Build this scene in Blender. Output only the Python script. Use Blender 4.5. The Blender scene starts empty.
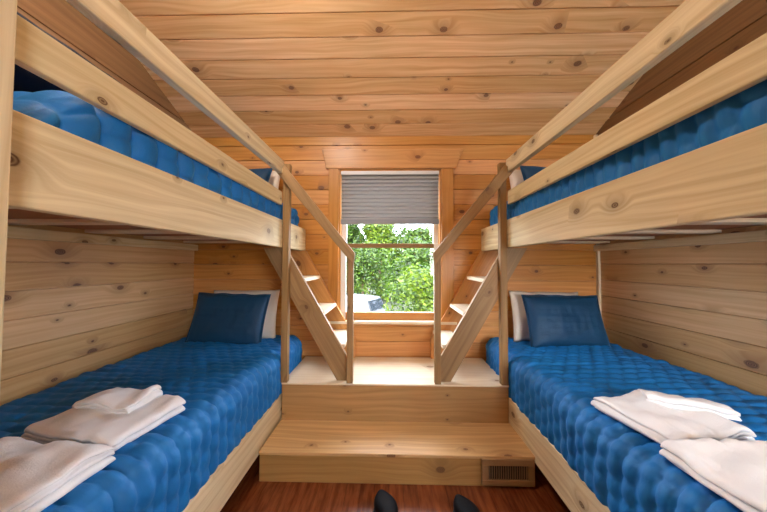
import bpy, math, random
from mathutils import Vector, Matrix, noise
PI = math.pi
C = bpy.context.scene.collection
sc = bpy.context.scene
R = random.Random(7)

# ------------------------------------------------------------------ helpers
class MB:
    """collects polygons with a grain UV and a tint per face"""
    def __init__(s):
        s.v = []; s.f = []; s.uv = []; s.t = []
    def quad(s, pts, uvs, tint=.5):
        n = len(s.v); s.v += [tuple(p) for p in pts]; s.f.append(tuple(range(n, n+len(pts))))
        s.uv.append(uvs); s.t.append(tint)
    def board(s, o, L, W, T, tint=None):
        """solid board: o = corner, L W T = edge vectors, L along the grain (right- or left-handed)"""
        o, L, W, T = map(Vector, (o, L, W, T))
        if L.cross(W).dot(T) < 0: W, T = T, W
        l, w, t = L.length, W.length, T.length
        ru, rv = R.random()*40, R.random()*40
        if tint is None: tint = R.random()
        n = len(s.v)
        s.v += [tuple(o + L*a + W*b + T*c) for c in (0, 1) for b in (0, 1) for a in (0, 1)]
        # 0:o 1:L 2:W 3:LW 4:T 5:LT 6:WT 7:LWT
        def F(idx, uvs):
            s.f.append(tuple(n+i for i in idx)); s.uv.append([(ru+a, rv+b) for a, b in uvs]); s.t.append(tint)
        F((0, 2, 3, 1), [(0, 0), (0, w), (l, w), (l, 0)])
        F((4, 5, 7, 6), [(0, .5+w), (l, .5+w), (l, .5), (0, .5)])
        F((0, 1, 5, 4), [(0, 1), (l, 1), (l, 1+t), (0, 1+t)])
        F((2, 6, 7, 3), [(0, 2), (0, 2+t), (l, 2+t), (l, 2)])
        F((0, 4, 6, 2), [(3, 0), (3+t*.2, 0), (3+t*.2, w), (3, w)])
        F((1, 3, 7, 5), [(4, 0), (4, w), (4+t*.2, w), (4+t*.2, 0)])
    def box(s, x0, x1, y0, y1, z0, z1, tint=None):
        d = [x1-x0, y1-y0, z1-z0]; k = d.index(max(d)); e = [Vector((d[0], 0, 0)), Vector((0, d[1], 0)), Vector((0, 0, d[2]))]
        L = e.pop(k); s.board((x0, y0, z0), L, e[0], e[1], tint)
    def prism(s, poly, axis, a0, a1, tint=None):
        """poly of 2-D points extruded along axis; grain along the first polygon edge"""
        if tint is None: tint = R.random()
        ru, rv = R.random()*40, R.random()*40
        def P(p, a):
            return {'Y': (p[0], a, p[1]), 'X': (a, p[0], p[1]), 'Z': (p[0], p[1], a)}[axis]
        g = Vector((poly[1][0]-poly[0][0], poly[1][1]-poly[0][1])).normalized(); h = Vector((-g.y, g.x))
        uv = [(ru+Vector(p).dot(g), rv+Vector(p).dot(h)) for p in poly]
        n = len(s.v); N = len(poly)
        s.v += [P(p, a0) for p in poly] + [P(p, a1) for p in poly]
        s.f.append(tuple(range(n, n+N))); s.uv.append(uv); s.t.append(tint)
        s.f.append(tuple(range(n+2*N-1, n+N-1, -1))); s.uv.append(uv[::-1]); s.t.append(tint)
        for i in range(N):
            j = (i+1) % N
            s.f.append((n+j, n+i, n+N+i, n+N+j)); l = (Vector(poly[j])-Vector(poly[i])).length
            s.uv.append([(ru+l, rv+3), (ru, rv+3), (ru, rv+3+a1-a0), (ru+l, rv+3+a1-a0)]); s.t.append(tint)
    def planks(s, O, U, V, N, u0, u1, v0, v1, pitch, phase=0., seed=0, thick=.08, g=.0045, d=.012):
        """a wall of grooved planks running along U, stacked along V, facing N"""
        O, U, V, N = map(Vector, (O, U, V, N)); flip = U.cross(V).dot(N) < 0
        def P(u, v, n): return O+U*u+V*v+N*n
        def Q(pts, uvs, t):
            if flip: pts = pts[::-1]; uvs = uvs[::-1]
            s.quad(pts, uvs, t)
        j = math.floor((v0-phase)/pitch)
        while phase + j*pitch < v1-1e-5:
            rr = random.Random(seed*1000+j); ru, rv, t = rr.random()*40, rr.random()*40, rr.random()
            a, b = phase+j*pitch, phase+(j+1)*pitch
            prof = [(a, -d), (a+g*.5, -d), (a+g, 0), (b-g, 0), (b-g*.5, -d), (b, -d)]
            for (va, na), (vb, nb) in zip(prof, prof[1:]):
                ca, cb = max(va, v0), min(vb, v1)
                if cb <= ca+1e-6: continue
                fa = na+(nb-na)*(ca-va)/(vb-va); fb = na+(nb-na)*(cb-va)/(vb-va)
                Q([P(u0, ca, fa), P(u1, ca, fa), P(u1, cb, fb), P(u0, cb, fb)],
                  [(ru+u0, rv+ca), (ru+u1, rv+ca), (ru+u1, rv+cb), (ru+u0, rv+cb)], t)
            j += 1
        q = [P(u0, v0, 0), P(u1, v0, 0), P(u1, v1, 0), P(u0, v1, 0)]
        k = [p-N*thick for p in q]; m = [p-N*d for p in q]
        z = [(0, 0), (1, 0), (1, .1), (0, .1)]
        Q(k[::-1], z, .5)
        for i in range(4):
            h = (i+1) % 4
            Q([m[h], m[i], k[i], k[h]], z, .5)
    def build(s, name, mat, parent=None, bevel=0, smooth=False, seg=2):
        me = bpy.data.meshes.new(name); me.from_pydata(s.v, [], s.f); me.update()
        ul = me.uv_layers.new(name='grain'); flat = [c for f in s.uv for p in f for c in p]
        ul.data.foreach_set('uv', flat)
        at = me.attributes.new('tint', 'FLOAT', 'FACE'); at.data.foreach_set('value', s.t)
        o = bpy.data.objects.new(name, me); C.objects.link(o)
        if mat: me.materials.append(mat)
        if parent: o.parent = parent; o.matrix_parent_inverse = Matrix.Translation(-parent.location)
        if bevel:
            b = o.modifiers.new('bevel', 'BEVEL'); b.width = bevel; b.segments = seg; b.limit_method = 'ANGLE'; b.angle_limit = .6
        if smooth: me.polygons.foreach_set('use_smooth', [True]*len(me.polygons))
        return o

def mesh(name, v, f, mat, parent=None, smooth=True, sub=0, recalc=False):
    me = bpy.data.meshes.new(name); me.from_pydata([tuple(p) for p in v], [], f); me.update()
    if recalc:
        import bmesh
        bm = bmesh.new(); bm.from_mesh(me); bmesh.ops.recalc_face_normals(bm, faces=bm.faces); bm.to_mesh(me); bm.free()
    if smooth: me.polygons.foreach_set('use_smooth', [True]*len(me.polygons))
    if mat: me.materials.append(mat)
    o = bpy.data.objects.new(name, me); C.objects.link(o)
    if parent: o.parent = parent; o.matrix_parent_inverse = Matrix.Translation(-parent.location)
    if sub:
        m = o.modifiers.new('sub', 'SUBSURF'); m.levels = sub; m.render_levels = sub
    return o

def tag(o, label=None, cat=None, group=None, kind=None):
    if label: o['label'] = label
    if cat: o['category'] = cat
    if group: o['group'] = group
    if kind: o['kind'] = kind
    return o
def empty(name, loc, label=None, cat=None, group=None):
    o = bpy.data.objects.new(name, None); C.objects.link(o); o.location = loc; o.empty_display_size = .05
    return tag(o, label, cat, group)
def struct(o): o['kind'] = 'structure'; return o
def lin(c):
    return tuple(((x/255)/12.92 if x/255 <= .04045 else ((x/255+.055)/1.055)**2.4) for x in c)+(1,)

# ------------------------------------------------------------------ materials
class NT:
    def __init__(s, name):
        s.m = bpy.data.materials.new(name); s.m.use_nodes = True; s.t = s.m.node_tree; s.n = s.t.nodes
        s.b = s.n['Principled BSDF']; s.out = s.n['Material Output']
    def node(s, typ, **kw):
        n = s.n.new(typ)
        for k, v in kw.items(): setattr(n, k, v)
        return n
    def put(s, sock, val):
        if isinstance(val, bpy.types.NodeSocket): s.t.links.new(val, sock)
        else: sock.default_value = val
    def math(s, op, a, b=0., c=0., clamp=False):
        n = s.node('ShaderNodeMath', operation=op, use_clamp=clamp)
        s.put(n.inputs[0], a); s.put(n.inputs[1], b); s.put(n.inputs[2], c); return n.outputs[0]
    def step(s, x, a, b):
        n = s.node('ShaderNodeMapRange', interpolation_type='SMOOTHSTEP')
        s.put(n.inputs[0], x); s.put(n.inputs[1], a); s.put(n.inputs[2], b); return n.outputs[0]
    def vec(s, x, y, z=0.):
        n = s.node('ShaderNodeCombineXYZ'); s.put(n.inputs[0], x); s.put(n.inputs[1], y); s.put(n.inputs[2], z); return n.outputs[0]
    def noise(s, v, scale, detail=3, rough=.55, dim='3D'):
        n = s.node('ShaderNodeTexNoise', noise_dimensions=dim); s.put(n.inputs['Vector'], v)
        n.inputs['Scale'].default_value = scale; n.inputs['Detail'].default_value = detail; n.inputs['Roughness'].default_value = rough
        return n.outputs[0]
    def mix(s, f, a, b, mode='MIX'):
        n = s.node('ShaderNodeMix', data_type='RGBA', blend_type=mode)
        s.put(n.inputs[0], f); s.put(n.inputs[6], a); s.put(n.inputs[7], b); return n.outputs[2]
    def bump(s, h, strength=.3, dist=.002):
        n = s.node('ShaderNodeBump'); n.inputs['Strength'].default_value = strength; n.inputs['Distance'].default_value = dist
        s.put(n.inputs['Height'], h); s.put(s.b.inputs['Normal'], n.outputs[0])

def pine(name, light, dark, knot=(70, 38, 20), rough=.55, knots=.55, contrast=1., tintamt=.3, coat=0.):
    k = NT(name)
    uv = k.node('ShaderNodeUVMap', uv_map='grain').outputs[0]
    sp = k.node('ShaderNodeSeparateXYZ'); k.put(sp.inputs[0], uv); u, v = sp.outputs[0], sp.outputs[1]
    vo = k.node('ShaderNodeTexVoronoi', voronoi_dimensions='2D'); k.put(vo.inputs['Vector'], k.vec(k.math('MULTIPLY', u, 4.), k.math('MULTIPLY', v, 6.)))
    vo.inputs['Scale'].default_value = 1.; d = vo.outputs['Distance']
    sc_ = k.node('ShaderNodeSeparateColor'); k.put(sc_.inputs[0], vo.outputs['Color']); cr, cg = sc_.outputs[0], sc_.outputs[1]
    has = k.math('GREATER_THAN', cr, knots)
    rad = k.math('MULTIPLY_ADD', k.math('POWER', cg, 2.), .11, .032)
    dn = k.math('ADD', d, k.math('MULTIPLY', k.math('SUBTRACT', k.noise(k.vec(u, v), 70, 2), .5), .03))
    kn = k.math('MULTIPLY', k.math('SUBTRACT', 1., k.step(dn, k.math('MULTIPLY', rad, .75), rad)), has)
    halo = k.math('MULTIPLY', k.math('SUBTRACT', 1., k.step(d, 0., k.math('MULTIPLY', rad, 4.5))), has)
    warp = k.noise(k.vec(k.math('MULTIPLY', u, .9), k.math('MULTIPLY', v, 4.)), 1., 2)
    w = k.math('ADD', k.math('ADD', k.math('MULTIPLY', v, 34.), k.math('MULTIPLY', warp, 4.5)), k.math('MULTIPLY', halo, 2.4))
    st = k.noise(k.vec(k.math('MULTIPLY', u, .8), w), 1.5, 3, .5)
    fine = k.noise(k.vec(k.math('MULTIPLY', u, 3.), k.math('MULTIPLY', v, 260.)), 1., 2)
    ring = k.math('MULTIPLY_ADD', k.math('SINE', k.math('MULTIPLY', w, 3.4)), .5, .5)
    s_ = k.math('ADD', k.math('MULTIPLY', st, .86), k.math('MULTIPLY', ring, .09)); s_ = k.math('ADD', s_, k.math('MULTIPLY', fine, .12))
    s_ = k.step(s_, .5-.34/contrast, .5+.36/contrast)
    col = k.mix(s_, lin(dark), lin(light))
    blot = k.noise(k.vec(k.math('MULTIPLY', u, 1.5), k.math('MULTIPLY', v, 5.)), 1., 2)
    ti = k.node('ShaderNodeAttribute', attribute_name='tint').outputs['Fac']
    val = k.math('MULTIPLY_ADD', ti, tintamt, 1-tintamt*.5)
    val = k.math('MULTIPLY', val, k.math('MULTIPLY_ADD', blot, .3, .85))
    hs = k.node('ShaderNodeHueSaturation'); k.put(hs.inputs['Value'], val); k.put(hs.inputs['Color'], col)
    k.put(hs.inputs['Saturation'], k.math('MULTIPLY_ADD', ti, -.16, 1.08)); k.put(hs.inputs['Hue'], k.math('MULTIPLY_ADD', blot, -.012, .506))
    col = k.mix(k.math('MULTIPLY', halo, .55), hs.outputs[0], lin(tuple(int(.55*a+.45*b) for a, b in zip(dark, knot))))
    kring = k.math('MULTIPLY_ADD', k.math('SINE', k.math('MULTIPLY', d, 160.)), .25, .75)
    col = k.mix(k.math('MULTIPLY', kn, kring), col, lin(knot))
    k.put(k.b.inputs['Base Color'], col); k.b.inputs['Roughness'].default_value = rough
    k.b.inputs['Coat Weight'].default_value = coat; k.b.inputs['Coat Roughness'].default_value = .25
    k.bump(k.math('ADD', s_, k.math('MULTIPLY', kn, .5)), .25, .0012)
    return k.m

def plain(name, col, rough=.5, metal=0., nscale=0, namt=.15, sheen=0., bump=0.):
    k = NT(name); base = lin(col)
    if nscale:
        ob = k.node('ShaderNodeTexCoord').outputs['Object']
        n = k.noise(ob, nscale, 3)
        c = k.mix(n, tuple(x*(1-namt) for x in base[:3])+(1,), tuple(min(1, x*(1+namt)) for x in base[:3])+(1,)); k.put(k.b.inputs['Base Color'], c)
        if bump: k.bump(n, bump, .002)
    else: k.b.inputs['Base Color'].default_value = base
    k.b.inputs['Roughness'].default_value = rough; k.b.inputs['Metallic'].default_value = metal
    k.b.inputs['Sheen Weight'].default_value = sheen
    return k.m

M_wall = pine('varnished_wall_pine', (220, 162, 92), (188, 120, 54), (84, 44, 22), .42, .7, 1., .32, .15)
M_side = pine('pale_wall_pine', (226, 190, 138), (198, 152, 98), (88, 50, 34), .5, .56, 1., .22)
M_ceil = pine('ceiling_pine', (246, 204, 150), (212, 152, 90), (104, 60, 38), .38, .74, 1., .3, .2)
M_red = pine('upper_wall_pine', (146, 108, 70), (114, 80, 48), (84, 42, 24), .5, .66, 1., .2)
M_trim = pine('trim_pine', (212, 154, 80), (184, 120, 50), (110, 56, 24), .42, .85, 1., .2, .15)
M_rail = pine('raw_rail_pine', (238, 223, 184), (204, 180, 130), (96, 64, 34), .6, .5, 1.1, .1)
M_post = pine('shaded_post_pine', (170, 136, 90), (132, 100, 60), (96, 60, 34), .55, .7, 1., .16)  # brown pine darkened further: shade of the backlit fronts is in the colour
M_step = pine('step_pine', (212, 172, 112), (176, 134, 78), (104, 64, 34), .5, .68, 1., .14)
M_riser = pine('shaded_riser_pine', (184, 144, 92), (152, 114, 66), (90, 58, 32), .55, .68, 1., .1)  # step pine made darker; part of its tone is painted-in shade
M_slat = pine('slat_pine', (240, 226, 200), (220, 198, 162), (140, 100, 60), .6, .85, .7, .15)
M_ply = plain('bunk_plywood', (168, 112, 72), .7, nscale=6)
M_white = plain('plain_white', (232, 230, 226), .45)
M_pillow = plain('cream_pillowcase', (232, 222, 208), .85, nscale=20, namt=.04, sheen=.2, bump=.2)
M_mat = plain('white_mattress_ticking', (225, 228, 232), .85, nscale=30, namt=.05)
M_black = plain('black_shoe_leather', (8, 9, 12), .7, nscale=25, namt=.3)
M_black.node_tree.nodes['Principled BSDF'].inputs['Specular IOR Level'].default_value = .15
M_sole = plain('black_rubber_sole', (16, 16, 17), .8)
M_dark = plain('duct_black', (22, 20, 18), .9)
M_vent = plain('tan_vent_wood', (150, 116, 74), .5, nscale=18, namt=.15)
M_bar = plain('tan_vent_bar', (138, 112, 80), .45)

def quilt_mat(name, a, b):
    k = NT(name); ob = k.node('ShaderNodeTexCoord').outputs['Object']
    n = k.noise(ob, 5., 4); f = k.noise(ob, 420., 2)
    wv = k.node('ShaderNodeTexNoise'); mp = k.node('ShaderNodeMapping'); mp.inputs['Scale'].default_value = (14, 60, 30)
    k.put(mp.inputs[0], ob); k.put(wv.inputs['Vector'], mp.outputs[0]); wv.inputs['Scale'].default_value = 1.; wv.inputs['Detail'].default_value = 3
    k.put(k.b.inputs['Base Color'], k.mix(n, lin(a), lin(b)))
    k.b.inputs['Roughness'].default_value = .62; k.b.inputs['Sheen Weight'].default_value = .12; k.b.inputs['Sheen Roughness'].default_value = .4
    k.b.inputs['Sheen Tint'].default_value = lin((120, 190, 240))
    k.bump(k.math('ADD', k.math('MULTIPLY', f, .25), wv.outputs[0]), .5, .004)
    return k.m
M_quilt = quilt_mat('blue_quilt_cotton', (0, 98, 168), (0, 124, 202))
M_sham = quilt_mat('shaded_sham_cotton', (2, 58, 94), (4, 72, 112))  # quilt blue darkened; shade under the bunk is put into the colour

def towel_mat():
    k = NT('white_terry'); ob = k.node('ShaderNodeTexCoord').outputs['Object']
    f = k.noise(ob, 260., 2); n = k.noise(ob, 9., 3)
    k.put(k.b.inputs['Base Color'], k.mix(n, lin((238, 241, 244)), lin((250, 252, 254))))
    k.b.inputs['Roughness'].default_value = .95; k.b.inputs['Sheen Weight'].default_value = .3
    k.bump(k.math('ADD', k.math('MULTIPLY', f, .6), n), .5, .004); return k.m
M_towel = towel_mat()

def floor_mat():
    k = NT('red_brown_floor_planks'); ob = k.node('ShaderNodeTexCoord').outputs['Object']
    sp = k.node('ShaderNodeSeparateXYZ'); k.put(sp.inputs[0], ob)
    br = k.node('ShaderNodeTexBrick'); mp = k.node('ShaderNodeMapping'); mp.inputs['Rotation'].default_value = (0, 0, PI/2); k.put(mp.inputs[0], ob)
    k.put(br.inputs['Vector'], mp.outputs[0]); br.inputs['Scale'].default_value = 1.
    br.inputs['Brick Width'].default_value = .9; br.inputs['Row Height'].default_value = .085; br.inputs['Mortar Size'].default_value = .0012
    br.inputs['Color1'].default_value = lin((124, 62, 30)); br.inputs['Color2'].default_value = lin((90, 38, 18)); br.inputs['Mortar'].default_value = lin((46, 20, 10))
    g = k.noise(k.vec(k.math('MULTIPLY', sp.outputs[0], 34.), k.math('MULTIPLY', sp.outputs[1], 5.)), 1., 3)
    c = k.mix(k.step(g, .3, .7), lin((84, 38, 18)), lin((150, 86, 50)), 'MIX')
    k.put(k.b.inputs['Base Color'], k.mix(.5, br.outputs['Color'], c)); k.b.inputs['Roughness'].default_value = .22
    k.b.inputs['Coat Weight'].default_value = .3; k.b.inputs['Coat Roughness'].default_value = .12
    k.bump(br.outputs['Fac'], -.2, .001); return k.m
M_floor = floor_mat()

def blind_mat():
    k = NT('grey_pleated_fabric'); k.b.inputs['Base Color'].default_value = lin((176, 172, 168)); k.b.inputs['Roughness'].default_value = .8
    tr = k.node('ShaderNodeBsdfTranslucent'); tr.inputs[0].default_value = lin((186, 184, 182)); mx = k.node('ShaderNodeMixShader'); mx.inputs[0].default_value = .3
    k.t.links.new(k.b.outputs[0], mx.inputs[1]); k.t.links.new(tr.outputs[0], mx.inputs[2]); k.t.links.new(mx.outputs[0], k.out.inputs[0]); return k.m
M_blind = blind_mat()
def glass_mat():
    k = NT('window_glass'); tr = k.node('ShaderNodeBsdfTransparent'); gl = k.node('ShaderNodeBsdfGlossy'); gl.inputs['Roughness'].default_value = .02
    mx = k.node('ShaderNodeMixShader'); mx.inputs[0].default_value = .015
    k.t.links.new(tr.outputs[0], mx.inputs[1]); k.t.links.new(gl.outputs[0], mx.inputs[2]); k.t.links.new(mx.outputs[0], k.out.inputs[0]); return k.m
M_glass = glass_mat()
def leaf_mat(name, a, b):
    k = NT(name); g = k.node('ShaderNodeNewGeometry'); c = k.mix(g.outputs['Random Per Island'], lin(a), lin(b))
    k.put(k.b.inputs['Base Color'], c); k.b.inputs['Roughness'].default_value = .55
    tr = k.node('ShaderNodeBsdfTranslucent'); k.put(tr.inputs[0], c); mx = k.node('ShaderNodeMixShader'); mx.inputs[0].default_value = .4
    k.t.links.new(k.b.outputs[0], mx.inputs[1]); k.t.links.new(tr.outputs[0], mx.inputs[2]); k.t.links.new(mx.outputs[0], k.out.inputs[0]); return k.m
M_leaf = [leaf_mat('bright_leaf', (22, 54, 4), (98, 120, 14)), leaf_mat('mid_leaf', (14, 42, 6), (72, 100, 14)), leaf_mat('dark_leaf', (16, 38, 14), (42, 66, 22))]
M_bark = plain('grey_bark', (92, 78, 62), .9, nscale=8, namt=.4)

# ------------------------------------------------------------------ measured layout (metres)
XL, XR = -.818, .885                 # aisle faces of the two bunks
WL, WR = -1.925, 1.99                # side walls
YW = 2.57; YB = -1.7                 # window wall, wall behind
Y1, Y2 = 1.656, 1.992                # step front, platform front
ZS, ZP = .186, .456
SLOPE = .49
def zc(y): return 2.6 + SLOPE*(YW-y) if y > .2 else 2.6+SLOPE*(YW-.2) - SLOPE*(.2-y)
PITCH = .147

# ------------------------------------------------------------------ room shell
b = MB(); b.box(WL-.1, WR+.1, YB-.1, YW+.1, -.08, 0); struct(b.build('floor', M_floor))
wx0, wx1, wz0, wz1 = -.497, .505, .80, 2.275
b = MB()
for (u0, u1, v0, v1) in ((WL-.08, wx0, 0, 2.62), (wx1, WR+.08, 0, 2.62), (wx0, wx1, 0, wz0), (wx0, wx1, wz1, 2.62)):
    b.planks((0, YW, 0), (1, 0, 0), (0, 0, 1), (0, -1, 0), u0, u1, v0, v1, PITCH, .015, 1, .12)
struct(b.build('wall_back', M_wall))
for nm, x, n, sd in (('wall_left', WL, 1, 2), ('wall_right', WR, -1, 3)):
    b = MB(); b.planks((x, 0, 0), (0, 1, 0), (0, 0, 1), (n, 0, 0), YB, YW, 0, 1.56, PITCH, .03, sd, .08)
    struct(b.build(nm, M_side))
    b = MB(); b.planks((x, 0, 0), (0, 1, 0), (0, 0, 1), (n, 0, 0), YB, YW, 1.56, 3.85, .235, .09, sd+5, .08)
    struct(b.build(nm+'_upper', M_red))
# rear wall with an added, unseen window as fill light for the room
rx0, rx1, rz0, rz1 = 1.0, 1.9, .95, 2.35
b = MB()
for (u0, u1, v0, v1) in ((WL-.08, rx0, 0, 2.9), (rx1, WR+.08, 0, 2.9), (rx0, rx1, 0, rz0), (rx0, rx1, rz1, 2.9)):
    b.planks((0, YB, 0), (1, 0, 0), (0, 0, 1), (0, 1, 0), u0, u1, v0, v1, PITCH, .015, 9, .1)
struct(b.build('wall_rear', M_wall))
b = MB()
for x in (rx0, (rx0+rx1)/2-.03, rx1-.06): b.box(x, x+.06, YB-.06, YB, rz0, rz1)
for z in (rz0, rz1-.06): b.box(rx0, rx1, YB-.06, YB, z, z+.06)
w2 = b.build('added_window', M_trim, bevel=.003); struct(w2)
b = MB(); b.box(rx0+.05, rx1-.05, YB-.035, YB-.03, rz0+.05, rz1-.05); b.build('pane', M_glass, w2)
# ceiling: two slopes
b = MB(); L = math.hypot(1, SLOPE); d1 = Vector((0, -1/L, SLOPE/L)); n1 = Vector((0, -SLOPE/L, -1/L))
b.planks((0, YW, 2.6), (1, 0, 0), d1, n1, WL-.08, WR+.08, -.13, (YW-.2)*L, .137, .0, 4, .08)
d2 = Vector((0, -1/L, -SLOPE/L)); n2 = Vector((0, SLOPE/L, -1/L))
b.planks((0, .2, zc(.2001)), (1, 0, 0), d2, n2, WL-.08, WR+.08, 0, (.3-YB)*L, .137, .0, 5, .08)
struct(b.build('ceiling', M_ceil))
# corner strips
b = MB(); b.box(WR-.022, WR, YW-.03, YW-.004, .0, 2.59); struct(b.build('trim_1', M_slat))
# outside roof overhang is not seen

# ------------------------------------------------------------------ window in the back wall
b = MB()
b.box(wx0, wx0+.018, YW-.002, YW+.12, wz0, wz1); b.box(wx1-.018, wx1, YW-.002, YW+.12, wz0, wz1)
b.box(wx0, wx1, YW-.002, YW+.12, wz1-.018, wz1); b.box(wx0, wx1, YW-.0, YW+.13, wz0-.02, wz0+.002)
win = b.build('window_1', M_trim); struct(win)
b = MB()                                        # casing
b.box(-.593, wx0+.004, YW-.022, YW-.001, .80, wz1); b.build('window_casing', M_trim, win, .003)
b = MB(); b.box(wx1-.004, .618, YW-.022, YW-.001, .80, wz1); b.build('window_casing', M_trim, win, .003)
b = MB(); b.prism([(-.618, wz1), (.64, wz1), (.715, 2.465), (-.66, 2.465)], 'Y', YW-.03, YW-.001); b.build('window_header', M_trim, win, .003)
b = MB(); b.box(-.62, .64, YW-.05, YW+.01, .776, .802); b.build('window_stool', M_slat, win, .004)
def sash(y, z0, z1, bot, nm):
    b = MB(); x0, x1 = wx0+.018, wx1-.018
    b.box(x0, x0+.05, y, y+.035, z0, z1); b.box(x1-.05, x1, y, y+.035, z0, z1)
    s = b.build(nm, M_white, win, .003)  # white stiles: daylight on the wood is put into their colour
    b = MB(); b.box(x0+.05, x1-.05, y, y+.035, z1-.042, z1); b.build('sash_rail', M_post, s, .003)
    b = MB(); b.box(x0+.05, x1-.05, y, y+.035, z0, z0+bot); b.build('sash_rail', M_trim, s, .003)
    b = MB(); b.box(x0+.045, x1-.045, y+.016, y+.02, z0+bot-.004, z1-.04); b.build('pane', M_glass, s)
sash(YW+.03, .80, 1.548, .075, 'lower_sash')
sash(YW+.07, 1.508, 2.257, .04, 'upper_sash')
# pleated blind
bl = empty('window_blind', (0, YW, 2.257), 'grey pleated fabric blind drawn halfway down the window', 'blind')
b = MB(); b.box(-.474, .482, YW-.012, YW+.026, 2.222, 2.256, .5); b.build('headrail', M_white, bl, .003)
v = []; f = []; z = 2.222; i = 0
while z > 1.762:
    yy = YW+(.020 if i % 2 else .000)
    v += [(-.470, yy, z), (.478, yy, z)]; z -= (.030 if i % 2 else .008); i += 1
for k in range(i-1): f.append((2*k, 2*k+1, 2*k+3, 2*k+2))
fab = mesh('pleated_fabric', v, f, M_blind, bl, smooth=False)
m_ = fab.modifiers.new('thick', 'SOLIDIFY'); m_.thickness = .001
b = MB(); b.box(-.474, .482, YW-.004, YW+.024, 1.736, z+.026, .5); b.build('bottom_rail', plain('grey_blind_rail', (150, 152, 156), .5), bl, .004)

# ------------------------------------------------------------------ step and platform
st = empty('wooden_step', (.035, Y1+.15, 0), 'low wide pine step on the floor between the two lower beds', 'step')
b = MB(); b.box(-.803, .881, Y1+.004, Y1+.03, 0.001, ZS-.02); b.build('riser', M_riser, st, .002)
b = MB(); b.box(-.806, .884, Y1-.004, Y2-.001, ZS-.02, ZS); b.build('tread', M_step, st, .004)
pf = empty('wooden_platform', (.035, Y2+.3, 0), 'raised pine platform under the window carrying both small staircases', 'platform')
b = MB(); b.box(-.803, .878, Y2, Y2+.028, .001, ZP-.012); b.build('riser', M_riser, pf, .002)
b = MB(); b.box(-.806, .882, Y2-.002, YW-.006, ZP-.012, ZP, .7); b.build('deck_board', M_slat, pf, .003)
vt = empty('air_vent', (.72, Y1, .018), 'slotted tan air vent set in the right end of the low step', 'vent')
b = MB()
for a in ((.560, .876, .018, .05), (.560, .876, .134, .172)): b.box(a[0], a[1], Y1-.014, Y1+.003, a[2], a[3])
for a in ((.560, .602, .05, .134), (.838, .876, .05, .134)): b.box(a[0], a[1], Y1-.014, Y1+.003, a[2], a[3])
b.build('vent_frame', M_vent, vt, .003)
b = MB(); b.box(.60, .84, Y1-.001, Y1+.0035, .049, .135); b.build('duct_opening', M_dark, vt)
for i in range(17):
    x = .608 + i*.0137
    b = MB(); b.board((x, Y1-.011, .05), (0, 0, .084), (.0045, 0, 0), (0, .009, 0)); b.build('vent_bar', M_bar, vt)

# ------------------------------------------------------------------ bunks
def bunk(side, label):
    S = -1 if side == 'left' else 1
    xf = XL if S < 0 else XR; wall = WL if S < 0 else WR
    def bx(b, d0, d1, y0, y1, z0, z1, t=None):       # d = distance behind the aisle face
        a, c = xf+S*d0, xf+S*d1; b.box(min(a, c), max(a, c), y0, y1, z0, z1, t)
    D = abs(wall-xf)
    e = empty('bunk_bed', (xf+S*D/2, 1.4, 0), label, 'bunk bed')
    yn = .47; yf = YW-.004
    b = MB(); bx(b, 0, .038, yn, yf, 1.473, 1.684); b.build('side_rail', M_rail, e, .004)
    b = MB(); bx(b, 0, .026, yn, Y2, 1.796, 1.897); b.build('guard_rail', M_rail, e, .004)
    b = MB(); bx(b, -.012, .026, yn, Y2-.002, 2.03, 2.132); b.build('top_rail', M_rail, e, .005)
    b = MB(); bx(b, 0, .038, .3, yf, .144, .363); b.build('lower_side_rail', M_rail, e, .004)
    b = MB(); bx(b, -.078, -.001, .44, .497, .0, 2.16); b.build('bed_post', M_rail, e, .004)
    # tall post on the platform corner
    a, c = (XL+.003, XL+.053) if S < 0 else (XR-.056, XR-.006)
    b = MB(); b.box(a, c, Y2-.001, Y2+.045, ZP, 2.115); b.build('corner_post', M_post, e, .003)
    b = MB(); bx(b, D-.042, D-.003, .3, yf, 1.473, 1.53); b.build('wall_ledger', M_rail, e, .003)
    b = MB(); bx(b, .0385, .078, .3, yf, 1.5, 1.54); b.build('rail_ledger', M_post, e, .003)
    y = .42
    while y < 2.5:
        b = MB(); bx(b, .04, D-.004, y, y+.085, 1.541, 1.56); b.build('slat', M_slat, e, .002); y += .40
    b = MB(); bx(b, .04, D-.004, .3, yf, 1.561, 1.573); b.build('bunk_board', M_ply, e)
    # lower support
    b = MB(); bx(b, .039, D-.004, .3, yf, .30, .33); b.build('bed_base', M_ply, e)
    b = MB(); bx(b, D-.06, D-.006, .3, yf, .0, .30); b.build('wall_leg', M_ply, e)
    return e
bunk('left', 'pale pine built-in bunk bed along the left wall, guard rails on top')
bunk('right', 'pale pine built-in bunk bed along the right wall, guard rails on top')

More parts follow.
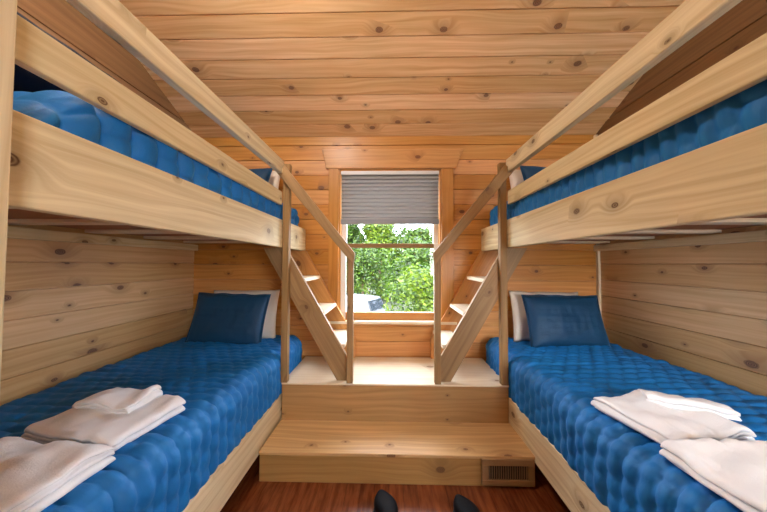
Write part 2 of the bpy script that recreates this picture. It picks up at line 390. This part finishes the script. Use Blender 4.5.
# ------------------------------------------------------------------ stairs
def stairs(S, label):
    cx = .0335
    def X(x): return x if S < 0 else 2*cx - x        # mirror for the right side
    e = empty('bunk_stairs', (X(-.55), 2.3, ZP), label, 'stairs')
    def pr(b, poly, y0, y1, t=None):
        p = [(X(a), c) for a, c in poly]
        b.prism(p, 'Y', y0, y1, t)
    m = 1.725
    def zt(x): return .645 - m*(x+.325)
    def zl(x): return .49 - m*(x+.415)
    def poly(): return [(-.418+.02, ZP+.001), ((-.415-(1.472-.49)/m), 1.472), (-.325-(1.472-.645)/m, 1.472), (-.325, .645), (-.325, ZP+.001)]
    fr = .045
    for y0, y1 in ((Y2+fr, Y2+fr+.03), (YW-.045, YW-.012)):
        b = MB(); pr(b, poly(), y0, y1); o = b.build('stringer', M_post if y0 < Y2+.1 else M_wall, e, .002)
    for k, (zt_, xr) in enumerate(((.725, -.345), (.975, -.505), (1.235, -.665))):
        b = MB(); w = .17
        a, c = sorted((X(xr), X(xr-w))); b.box(a, c, Y2+fr+.031, YW-.046, zt_-.03, zt_, .7); b.build('tread', M_slat, e, .003)
    # short newel post and sloping handrail
    a, c = sorted((X(-.318), X(-.272)))
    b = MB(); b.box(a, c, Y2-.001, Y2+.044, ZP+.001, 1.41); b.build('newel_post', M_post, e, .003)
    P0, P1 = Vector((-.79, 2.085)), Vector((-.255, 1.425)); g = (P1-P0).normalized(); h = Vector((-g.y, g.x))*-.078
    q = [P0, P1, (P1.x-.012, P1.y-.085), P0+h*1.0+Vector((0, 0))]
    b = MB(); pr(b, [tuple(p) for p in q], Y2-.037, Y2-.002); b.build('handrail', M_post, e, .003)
    return e
stairs(-1, 'small open pine staircase with handrail climbing to the left upper bunk')
stairs(1, 'small open pine staircase with handrail climbing to the right upper bunk')
# fix winding of every wooden prism
import bmesh
for o in list(C.objects):
    if o.type == 'MESH' and o.name.split('.')[0] in ('stringer', 'handrail', 'window_header'):
        bm = bmesh.new(); bm.from_mesh(o.data); bmesh.ops.recalc_face_normals(bm, faces=bm.faces); bm.to_mesh(o.data); bm.free()

# ------------------------------------------------------------------ quilts
def quilt(x0, x1, y0, y1, z0, z1, label, aisle, step=.0115, amp=.0085, seed=0, r=.085, puff=.062, mess=1., droop=0.):
    e = bpy.data.objects
    bxx = [(x0, x1), (y0, y1)]
    V = []; F = []; key = {}
    def rnd(p):
        q = Vector((min(max(p.x, x0+r), x1-r), min(max(p.y, y0+r), y1-r), min(p.z, z1-r)))
        d = p-q; l = d.length
        return (q+d*(r/l), d/l) if l > 1e-9 else (p, Vector((0, 0, 1)))
    def edgew(p):       # 0 at vertical corners
        dx = min(p.x-x0, x1-p.x); dy = min(p.y-y0, y1-p.y)
        return min(1, math.hypot(max(dx, 0), max(dy, 0))/.05)
    def disp(p, pu, pv):
        b_ = pv/puff; row = math.floor(b_)
        wob = noise.noise(Vector((pu*3, pv*3, seed)))*.35
        s1 = abs(math.sin(PI*(b_+wob*.5)))**.42
        s2 = abs(math.sin(PI*(pu/.088 + .5*(row % 2) + wob)))**.5
        h = s1*(.5+.5*s2)
        n1 = noise.noise(Vector((pu*6, pv*15, seed+3)))
        n2 = noise.noise(Vector((pu*2.2, pv*2.6, seed+9)))
        return amp*h + .006*mess*n1 + .012*mess*n2
    def vert(p, pu, pv):
        k = (round(p.x, 5), round(p.y, 5), round(p.z, 5))
        if k in key: return key[k]
        q, n = rnd(p); w = edgew(p)
        low = min(1, max(0, (p.z-z0)/.03))
        q = q + n*(disp(p, pu, pv)*w*(.3+.7*low))
        if droop and q.y < y0+.30: q.z -= droop*((y0+.30-q.y)/.30)**1.6*max(0, (q.z-z0)/(z1-z0))
        V.append(q); key[k] = len(V)-1; return key[k]
    nx = max(2, round((x1-x0)/step)); ny = max(2, round((y1-y0)/step)); nz = max(2, round((z1-z0)/step))
    xs = [x0+(x1-x0)*i/nx for i in range(nx+1)]; ys = [y0+(y1-y0)*i/ny for i in range(ny+1)]; zs = [z0+(z1-z0)*i/nz for i in range(nz+1)]
    def grid(A, Bv, fn, flip):
        G = [[vert(*fn(a, b_)) for b_ in Bv] for a in A]
        for i in range(len(A)-1):
            for j in range(len(Bv)-1):
                q = (G[i][j], G[i+1][j], G[i+1][j+1], G[i][j+1])
                F.append(q[::-1] if flip else q)
    grid(xs, ys, lambda a, b_: (Vector((a, b_, z1)), a, b_), False)
    grid(ys, zs, lambda a, b_: (Vector((x0, a, b_)), x0-(z1-b_), a), True)
    grid(ys, zs, lambda a, b_: (Vector((x1, a, b_)), x1+(z1-b_), a), False)
    grid(xs, zs, lambda a, b_: (Vector((a, y0, b_)), a, y0-(z1-b_)), False)
    grid(xs, zs, lambda a, b_: (Vector((a, y1, b_)), a, y1+(z1-b_)), True)
    o = mesh('quilt', V, F, M_quilt)
    return tag(o, label, 'quilt')
def mattress(x0, x1, y0, y1, z0, z1, label):
    b = MB(); b.box(x0, x1, y0, y1, z0, z1); o = b.build('mattress', M_mat, None, .06, True, 4)
    return tag(o, label, 'mattress')
qs = (('left', WL+.018, XL-.018, .34, .335, .672, 'blue quilt spread over the lower left bed under the left towels', .027, 1.5),
      ('right', XR+.018, WR-.018, .34, .335, .672, 'blue quilt spread over the lower right bed under the right towels', .027, 1.5))
for sd, x0, x1, y0, z0, z1, lb, am, ms in qs:
    quilt(x0+(.02 if sd=='left' else 0), x1-(.02 if sd=='right' else 0), y0, YW-.035, z0+.01, z1-.008, lb, sd, amp=am, mess=ms, seed=11 if sd == 'left' else 23)
quilt(WL+.05, XL-.065, .52, YW-.05, 1.585, 1.85, 'puffy teal blue quilt on the upper left bunk behind its guard rail', 'left', amp=.04, step=.008, seed=31, r=.08, puff=.095, mess=1.3, droop=.24)
quilt(XR+.055, WR-.05, .40, YW-.085, 1.585, 1.85, 'rumpled blue quilt on the upper right bunk behind its guard rail', 'right', amp=.026, step=.008, seed=47, r=.06, puff=.055, mess=2.2)
mattress(XR+.075, WR-.045, .44, YW-.03, 1.574, 1.80, 'white mattress of the upper right bunk, its end just showing past the quilt')

# ------------------------------------------------------------------ pillows
def pillow(W, H, T, mat, sham, seed):
    V = []; F = []; n = 36; m = 26; idx = {}
    fl = .10 if sham else 0.
    for side in (1, -1):
        for i in range(n+1):
            for j in range(m+1):
                u, v = 2*i/n-1, 2*j/m-1
                edge = i in (0, n) or j in (0, m)
                if edge and side < 0: idx[(side, i, j)] = idx[(1, i, j)]; continue
                a, c = max(0, 1-abs(u)**2.6), max(0, 1-abs(v)**2.6)
                t = (a*c)**.5
                x = W/2*u*(1-.05*(1-abs(v)**2)) if abs(u) > 0 else 0
                x = W/2*u*(1-.045*(1-v*v)); z = H/2*v*(1-.05*(1-u*u))
                nz = noise.noise(Vector((u*2.2, v*2.2, seed+side*5)))*.014*t + noise.noise(Vector((u*9, v*3, seed)))*.006*t
                if sham: nz += .004*t*abs(math.sin(u*W/2/.05*PI))**.6 * abs(math.sin(v*H/2/.05*PI))**.6
                z += .008*noise.noise(Vector((u*3, 7, seed)))*abs(v)
                V.append(Vector((x, -side*(T/2*t+nz), z+H/2))); idx[(side, i, j)] = len(V)-1
    for side in (1, -1):
        for i in range(n):
            for j in range(m):
                q = (idx[(side, i, j)], idx[(side, i+1, j)], idx[(side, i+1, j+1)], idx[(side, i, j+1)])
                F.append(q if side > 0 else q[::-1])
    o = mesh('pillow', V, F, mat, recalc=True)
    if sham:    # piped edge
        cu = []; 
        ring = [(i, 0) for i in range(n+1)]+[(n, j) for j in range(1, m+1)]+[(i, m) for i in range(n-1, -1, -1)]+[(0, j) for j in range(m-1, 0, -1)]
        pts = [V[idx[(1, i, j)]] for i, j in ring]; pv = []; pf_ = []; K = 6; N = len(pts); cen = Vector((0, 0, H/2))
        for k, p in enumerate(pts):
            o1 = (p-cen); o1.y = 0; o1.normalize()
            for s in range(K): a = 2*PI*s/K; pv.append(p+o1*(.006*math.cos(a)+.004)+Vector((0, .006*math.sin(a), 0)))
        for k in range(N):
            for s in range(K): pf_.append((k*K+s, ((k+1) % N)*K+s, ((k+1) % N)*K+(s+1) % K, k*K+(s+1) % K))
        mesh('piping', pv, pf_, mat, o, recalc=True)
    return o
def place(o, x, y, z, lean, rz=0, ry=0):
    o.location = (x, y, z); o.rotation_euler = (-lean, ry, rz)
for zoff, up in ((0, 'lower'), (1.128, 'upper')):
    for sd, x, xw, rz in (('left', -1.40, -1.335, -.05), ('right', 1.485, 1.41, .05)):
        o = pillow(.66, .44, .15, M_sham, True, 3+zoff+x); place(o, x, 2.21, .662+zoff, .33, rz, .015)
        tag(o, {'lowerleft': 'shade-darkened blue quilted pillow leaning at the head of the lower left bed', 'lowerright': 'shade-darkened blue quilted pillow leaning at the head of the lower right bed',
                'upperleft': 'shade-darkened blue pillow peeking over the guard rail of the upper left bunk', 'upperright': 'shade-darkened blue pillow peeking over the guard rail of the upper right bunk'}[up+sd], 'pillow')
        o = pillow(.64, .45, .12, M_pillow, False, 13+zoff+x); place(o, xw, 2.375, .664+zoff, .22, rz*.5, -.02 if sd == 'left' else .02)
        tag(o, 'cream white pillow tucked behind the shade-darkened blue pillow on the %s %s %s' % (up, sd, 'bed' if up == 'lower' else 'bunk'), 'pillow')

o = pillow(.56, .25, .16, plain('dark_navy_cotton', (8, 18, 36), .95), False, 77); place(o, -1.12, .80, 1.845, .0, PI/2)
tag(o, 'very dark navy pillow at the near end of the upper left bunk', 'pillow')
# ------------------------------------------------------------------ towels
def towel(name, W, D, layers, t, seed, loc, rz, label, cat='towel', slump=.017, inset=.01):
    """cloth folded back and forth; folds run along y, W across x"""
    path = []; g = t*1.04
    for k in range(layers):
        ins0 = inset*R.random(); z = t/2+k*g
        x0, x1 = -W/2+t/2+inset*R.random(), W/2-t/2-inset*R.random()
        xs = [x0+(x1-x0)*i/22 for i in range(23)]
        if k % 2: xs = xs[::-1]
        path += [(x, z) for x in xs]
        if k < layers-1:
            sx = 1 if k % 2 == 0 else -1; xe = xs[-1]
            for a in (30, 60, 90, 120, 150):
                a = math.radians(a-90); path.append((xe+sx*math.cos(a)*g/2*1.3, z+g/2+math.sin(a)*g/2))
    n = len(path); ring = []
    nor = []
    for i in range(n):
        a = Vector(path[max(0, i-1)]); c = Vector(path[min(n-1, i+1)]); d = (c-a).normalized(); nor.append(Vector((-d.y, d.x)))
    h = t*.47
    outer = [Vector(p)+q*h for p, q in zip(path, nor)]; inner = [Vector(p)-q*h for p, q in zip(path, nor)]
    dv = (Vector(path[-1])-Vector(path[-2])).normalized(); cap1 = Vector(path[-1])+dv*h*.9
    dv = (Vector(path[0])-Vector(path[1])).normalized(); cap0 = Vector(path[0])+dv*h*.9
    sec = outer+[cap1]+inner[::-1]+[cap0]; K = len(sec)
    V = []; F = []; m = 26; H = layers*g
    for j in range(m+1):
        v = 2*j/m-1; y = D/2*math.sin(v*PI/2*.97)/math.sin(PI/2*.97)
        e = 1-abs(v)**10*.0
        for p in sec:
            lev = p.y/H
            w = noise.noise(Vector((p.x*9, y*9, seed)))*slump*lev*1.6 + noise.noise(Vector((p.x*26, y*20, seed+4)))*slump*.45*lev
            eg = max(0, abs(y)/(D/2)-.86)/.14; ex = max(0, abs(p.x)/(W/2)-.8)/.2
            z = p.y + w - lev*H*(.16*eg**2 + .14*ex**2)
            x = p.x*(1+.02*noise.noise(Vector((y*7, lev*3, seed+1)))) + .005*noise.noise(Vector((y*16, lev*2.5, seed+2)))
            yy = y*(1+.03*noise.noise(Vector((p.x*6, round(lev*layers), seed+7))))
            V.append((x, yy, max(.0005, z)))
    for j in range(m):
        for i in range(K):
            F.append((j*K+i, j*K+(i+1) % K, (j+1)*K+(i+1) % K, (j+1)*K+i))
    # end caps as strips between outer and inner runs
    for j, fl in ((0, False), (m, True)):
        for i in range(n-1):
            q = (j*K+i, j*K+(2*n-i), j*K+(2*n-i-1), j*K+i+1); F.append(q[::-1] if fl else q)
    o = mesh(name, V, F, M_towel, recalc=True)
    o.location = loc; o.rotation_euler = (0, 0, rz); return tag(o, label, cat)
ZT = .682
towel('bath_towel', .385, .295, 4, .0155, 1, (-1.135, 1.075, ZT), math.radians(-9), 'white folded bath towel with a washcloth on it, on the lower left bed')
towel('washcloth', .25, .15, 3, .013, 2, (-1.17, 1.145, ZT+.058), math.radians(-4), 'small white folded washcloth lying on the bath towel on the left bed', 'washcloth')
towel('bath_towel', .40, .31, 5, .0135, 3, (-1.13, .745, ZT), math.radians(-3), 'white folded bath towel nearest the camera on the lower left bed')
towel('bath_towel', .375, .31, 4, .0145, 4, (1.155, 1.155, ZT), math.radians(12), 'white folded bath towel further from the camera on the lower right bed')
towel('bath_towel', .41, .31, 5, .0135, 5, (1.145, .80, ZT), math.radians(2), 'white folded bath towel nearest the camera on the lower right bed')
towel('washcloth', .13, .27, 2, .018, 9, (1.285, 1.20, ZT+.052), math.radians(62), 'white folded washcloth on the back edge of a towel on the right bed', 'washcloth')

# ------------------------------------------------------------------ shoes
def shoe(loc, rz, mir, label):
    V = []; F = []; n = 22; K = 20
    e = empty('shoe', loc, label, 'shoe', None)
    def half(y, lo):    # y 0 heel .. .29 toe -> left/right half widths
        t = y/.29
        w = .041+.022*math.sin(min(1, max(0, (t-.25)/.75))*PI*.62)
        if t > .6: w *= max(.02, 1-((t-.6)/.4)**1.9)**.75
        if t < .1: w *= .6+.4*(t/.1)**.5
        return w
    def body(z0, top, grow):
        V = []; F = []
        for i in range(n+1):
            t = i/n; y = t*.29; w = half(y, 0)*grow; hh = top(t)
            sk = .014*max(0, t-.5)*2
            for k in range(K):
                a = 2*PI*k/K; ca, sa = math.cos(a), math.sin(a)
                V.append(((w*math.copysign(abs(ca)**.75, ca)-sk)*mir, y-.29, z0+hh/2+hh/2*math.copysign(abs(sa)**.7, sa)))
        for i in range(n):
            for k in range(K): F.append((i*K+k, i*K+(k+1) % K, (i+1)*K+(k+1) % K, (i+1)*K+k))
        F.append(tuple(range(K))); F.append(tuple(range((n+1)*K-1, n*K-1, -1))); return V, F
    V, F = body(.024, lambda t: (.085 if t < .45 else .085-.035*((t-.45)/.55)**1.2)*(1 if t < .97 else .7), 1.)
    o = mesh('upper', V, F, M_black, e, recalc=True)
    V, F = body(.001, lambda t: .026, 1.07); o2 = mesh('sole', V, F, M_sole, e, recalc=True)
    for q in (o, o2): q.matrix_parent_inverse = Matrix.Identity(4)
    e.rotation_euler = (0, 0, rz)
shoe((-.035, 1.545, 0), math.radians(12), 1, 'black shoe toe on the brown floor, the left one of two before the step')
shoe((.392, 1.525, 0), math.radians(10), 1, 'black shoe toe on the brown floor, the right one of two before the step')

# ------------------------------------------------------------------ outdoors
GZ = -1.75
k = NT('meadow'); ob = k.node('ShaderNodeTexCoord').outputs['Object']
k.put(k.b.inputs['Base Color'], k.mix(k.noise(ob, .8, 4), lin((34, 44, 20)), lin((66, 68, 46)))); k.b.inputs['Roughness'].default_value = .95; M_ground = k.m
V = []; F = []; n = 40
for i in range(n+1):
    for j in range(n+1):
        x = -60+120*i/n; y = 3+87*j/n
        V.append((x, y, GZ + .15*noise.noise(Vector((x*.2, y*.2, 0))) + max(0, y-32)**1.25*.045*(1.-.004*x)))
for i in range(n):
    for j in range(n): F.append((i*(n+1)+j, (i+1)*(n+1)+j, (i+1)*(n+1)+j+1, i*(n+1)+j+1))
g = mesh('ground_outside', V, F, M_ground); struct(g)
def tree(x, y, h, rad, mi, nl, ls, label, seed, low=.25):
    rr = random.Random(seed)
    gz = GZ + (max(0, y-32)**1.25*.045)
    e = empty('tree', (x, y, gz-.05), label, 'tree')
    V = []; F = []; blobs = []
    for i in range(16):
        a = rr.random()*2*PI; q = rr.random()**.5*rad*.7; zz = h*(low+(1-low)*rr.random()*.85)
        s = rad*(.35+.3*rr.random())*(1.1-.4*(zz/h)); blobs.append((Vector((x+q*math.cos(a)*(1.15-.5*zz/h), y+q*math.sin(a)*(1.15-.5*zz/h), gz+zz)), s))
    for i in range(nl):
        c, s = blobs[rr.randrange(16)]
        d = Vector((rr.gauss(0, 1), rr.gauss(0, 1), rr.gauss(0, 1))).normalized(); p = c+d*s*(.7+.35*rr.random())
        if p.z < gz+.1: continue
        u = Vector((rr.gauss(0, 1), rr.gauss(0, 1), rr.gauss(0, .7))).normalized(); w = u.cross(d+Vector((rr.gauss(0, .5), rr.gauss(0, .5), rr.gauss(0, .5)))).normalized()
        l = ls*(.6+.8*rr.random()); n_ = len(V)
        V += [p-u*l, p-w*l*.45, p+u*l, p+w*l*.45]; F.append((n_, n_+1, n_+2, n_+3))
    mesh('foliage', V, F, M_leaf[mi], e, smooth=False)
    V = []; F = []; K = 8
    for i in range(7):
        t = i/6; r = .09*h/4*(1-.7*t)+.015
        for k_ in range(K):
            a = 2*PI*k_/K; V.append((x+math.cos(a)*r+.06*math.sin(3*t), y+math.sin(a)*r, gz-.05+h*.75*t))
    for i in range(6):
        for k_ in range(K): F.append((i*K+k_, i*K+(k_+1) % K, (i+1)*K+(k_+1) % K, (i+1)*K+k_))
    mesh('trunk', V, F, M_bark, e)
tree(1.0, 8.6, 3.15, 1.45, 0, 5200, .075, 'bright yellow-green leafy tree nearest the window, right of centre', 1, .12)
tree(-1.9, 18.5, 4.8, 2.2, 1, 5200, .11, 'mid green tree behind the white car at the left of the view', 2, .3)
tree(1.6, 14, 4.3, 2.0, 1, 4500, .11, 'mid green tree standing behind the bright yellow-green one', 3)
for i, (x, y, h, t) in enumerate([(-4.4, 24, 7.5, 'tall green tree at the far left end of the row behind the yard'), (-.9, 23.5, 7.3, 'tall green tree left of centre in the row behind the yard'),
                                  (2.3, 25, 6.7, 'green tree right of centre in the row, behind the bright yellow-green tree'), (5.9, 24, 6.3, 'green tree at the far right end of the row behind the yard')]):
    tree(x, y, h, 2.5, 0 if i % 2 else 1, 6500, .19, t, 20+i, .1)
for i, (x, y, h, t) in enumerate([(-7.6, 44, 9.7, 'dark green tree on the slope at the far left of the skyline'), (-1., 46, 10.2, 'dark green tree on the slope forming the middle of the skyline'),
                                  (5.2, 47, 7.2, 'dark green tree on the slope where the skyline dips at the right'), (11.4, 46, 7.8, 'dark green tree on the slope at the far right of the skyline')]):
    tree(x, y, h, 4.4, 2, 3600, .3, t, 40+i, .05)
# white car, seen rear three quarter through the lower left of the window
def car(loc, rz):
    e = empty('car', loc, 'white car parked under the trees at the lower left of the window view', 'car')
    white = plain('white_car_paint', (120, 122, 126), .3); gls = plain('dark_car_glass', (40, 46, 54), .12); tyre = plain('black_tyre', (24, 24, 26), .8); hub = plain('silver_wheel', (160, 162, 166), .35, .8)
    prof = [(-2.1, .35), (-2.15, .75), (-2.0, .95), (-1.75, 1.5), (-.2, 1.55), (.45, 1.05), (1.9, .9), (2.15, .7), (2.15, .35)]
    V = []; F = []
    for s in (-1, 1):
        for x, z in prof: V.append((x, s*(.88 if z < 1.1 else .72), z))
    N = len(prof); F = [tuple(range(N)), tuple(range(2*N-1, N-1, -1))]
    for i in range(N): j = (i+1) % N; F.append((j, i, N+i, N+j))
    o = mesh('body', V, F, white, e, smooth=False, recalc=True); bm_ = o.modifiers.new('b', 'BEVEL'); bm_.width = .07; bm_.segments = 3
    parts = [o]
    for s in (-1, 1):
        gv = [(-1.6, s*.80, 1.02), (.2, s*.80, 1.02), (-.3, s*.745, 1.45), (-1.55, s*.745, 1.42)]
        gv += [(a, b_*1.03, c) for a, b_, c in gv]
        parts.append(mesh('side_window', gv, [(0, 1, 2, 3), (7, 6, 5, 4), (0, 4, 5, 1), (1, 5, 6, 2), (2, 6, 7, 3), (3, 7, 4, 0)], gls, e, smooth=False, recalc=True))
        for x in (-1.35, 1.35):
            tv = []; tf = []; K = 20
            for (r, y) in ((.22, .70), (.33, .72), (.33, .88), (.22, .905), (.0, .89)):
                for k_ in range(K): a = 2*PI*k_/K; tv.append((x+r*math.cos(a), s*y, .33+r*math.sin(a)))
            for i in range(4):
                for k_ in range(K): tf.append((i*K+k_, i*K+(k_+1) % K, (i+1)*K+(k_+1) % K, (i+1)*K+k_))
            w_ = mesh('wheel', tv, tf, tyre, e, recalc=True); parts.append(w_)
            hv = [(x+.19*math.cos(2*PI*k_/K), s*.908, .33+.19*math.sin(2*PI*k_/K)) for k_ in range(K)]+[(x, s*.925, .33)]
            h_ = mesh('hubcap', hv, [(k_, (k_+1) % K, K) for k_ in range(K)], hub, w_, recalc=True); h_.matrix_parent_inverse = Matrix.Identity(4)
    gv = [(-2.03, -.68, 1.0), (-2.03, .68, 1.0), (-1.82, .62, 1.42), (-1.82, -.62, 1.42)]; gv += [(a+.05, b_, c) for a, b_, c in gv]
    gv = [(a-.03, b_, c) for a, b_, c in gv]
    parts.append(mesh('rear_window', gv, [(0, 1, 2, 3), (7, 6, 5, 4), (0, 4, 5, 1), (1, 5, 6, 2), (2, 6, 7, 3), (3, 7, 4, 0)], gls, e, smooth=False, recalc=True))
    for p in parts: p.matrix_parent_inverse = Matrix.Identity(4)
    e.rotation_euler = (0, 0, rz)
car((-2.35, 13.2, GZ), math.radians(155))

# ------------------------------------------------------------------ added ceiling lamp, unseen, to brighten the room
lp = empty('added_lamp', (-.75, .85, zc(.85)), 'added round ceiling lamp lighting the aisle from out of view', 'lamp')

# ------------------------------------------------------------------ light
w = bpy.data.worlds.new('sky'); sc.world = w; w.use_nodes = True; nt = w.node_tree
sky = nt.nodes.new('ShaderNodeTexSky'); sky.sky_type = 'NISHITA'; sky.sun_disc = False; sky.sun_elevation = math.radians(38); sky.sun_rotation = math.radians(200)
sky.dust_density = 3.; sky.air_density = 1.
mx = nt.nodes.new('ShaderNodeMix'); mx.data_type = 'RGBA'; mx.inputs[0].default_value = .72
nt.links.new(sky.outputs[0], mx.inputs[6]); mx.inputs[7].default_value = (5.2, 5.6, 6.2, 1)
bg = nt.nodes['Background']; nt.links.new(mx.outputs[2], bg.inputs[0]); bg.inputs[1].default_value = 2.5
def area(name, loc, rot, sx, sy, e, col=(1, 1, 1), portal=False):
    l = bpy.data.lights.new(name, 'AREA'); l.shape = 'RECTANGLE'; l.size = sx; l.size_y = sy; l.energy = e; l.color = col
    o = bpy.data.objects.new(name, l); C.objects.link(o); o.location = loc; o.rotation_euler = rot
    if portal: l.cycles.is_portal = True
    return o
area('front_window_portal', (0, YW+.14, 1.3), (-PI/2, 0, 0), .96, 1.0, 1, portal=True)
area('rear_fill_light', ((rx0+rx1)/2, YB-.08, (rz0+rz1)/2), (PI/2, 0, 0), rx1-rx0-.1, rz1-rz0-.1, 32, (.93, .97, 1.))  # added fill light behind the camera, set in the made-up window
s = bpy.data.lights.new('sun', 'SUN'); s.energy = 1.9; s.angle = .02; s.color = (1, .95, .85)
so = bpy.data.objects.new('sun', s); C.objects.link(so); so.rotation_euler = Vector((-.62, -.45, .75)).to_track_quat('Z', 'Y').to_euler()
# emissive globe of the added lamp
V = []; F = []; K = 20
for i in range(11):
    a = PI*i/10
    for k_ in range(K): b_ = 2*PI*k_/K; V.append((.13*math.sin(a)*math.cos(b_), .13*math.sin(a)*math.sin(b_), -.30+.09*math.cos(a)))
for i in range(10):
    for k_ in range(K): F.append((i*K+k_, i*K+(k_+1) % K, (i+1)*K+(k_+1) % K, (i+1)*K+k_))
k = NT('added_lamp_glow'); k.b.inputs['Emission Color'].default_value = (1, .96, .91, 1); k.b.inputs['Emission Strength'].default_value = 85.
gl = mesh('globe', V, F, k.m, lp, recalc=True); gl.matrix_parent_inverse = Matrix.Identity(4)
b = MB(); b.box(-.012, .012, -.012, .012, -.22, -.0); o = b.build('stem', M_white, lp); o.matrix_parent_inverse = Matrix.Identity(4)

# ------------------------------------------------------------------ camera
f_, yaw, pitch, rl = 264.66, .022, .0289, .0027
cy, sy, cp, sp = math.cos(yaw), math.sin(yaw), math.cos(pitch), math.sin(pitch)
fw = Vector((-sy*cp, cy*cp, sp)); r_ = Vector((cy, sy, 0)); u_ = r_.cross(fw)
Rr = r_*math.cos(rl)+u_*math.sin(rl); Uu = -r_*math.sin(rl)+u_*math.cos(rl)
cd = bpy.data.cameras.new('camera'); cam = bpy.data.objects.new('camera', cd); C.objects.link(cam)
cd.sensor_fit = 'HORIZONTAL'; cd.sensor_width = 36.; cd.lens = f_/767*36; cd.clip_start = .02; cd.clip_end = 300
Mx = Matrix((Rr, Uu, -fw)).transposed().to_4x4(); Mx.translation = Vector((0, 0, 1.35)); cam.matrix_world = Mx
sc.camera = cam
sc.view_settings.view_transform = 'Standard'; sc.view_settings.look = 'None'; sc.view_settings.gamma = 1; sc.view_settings.use_curve_mapping = False
sc.view_settings.exposure = 0.37
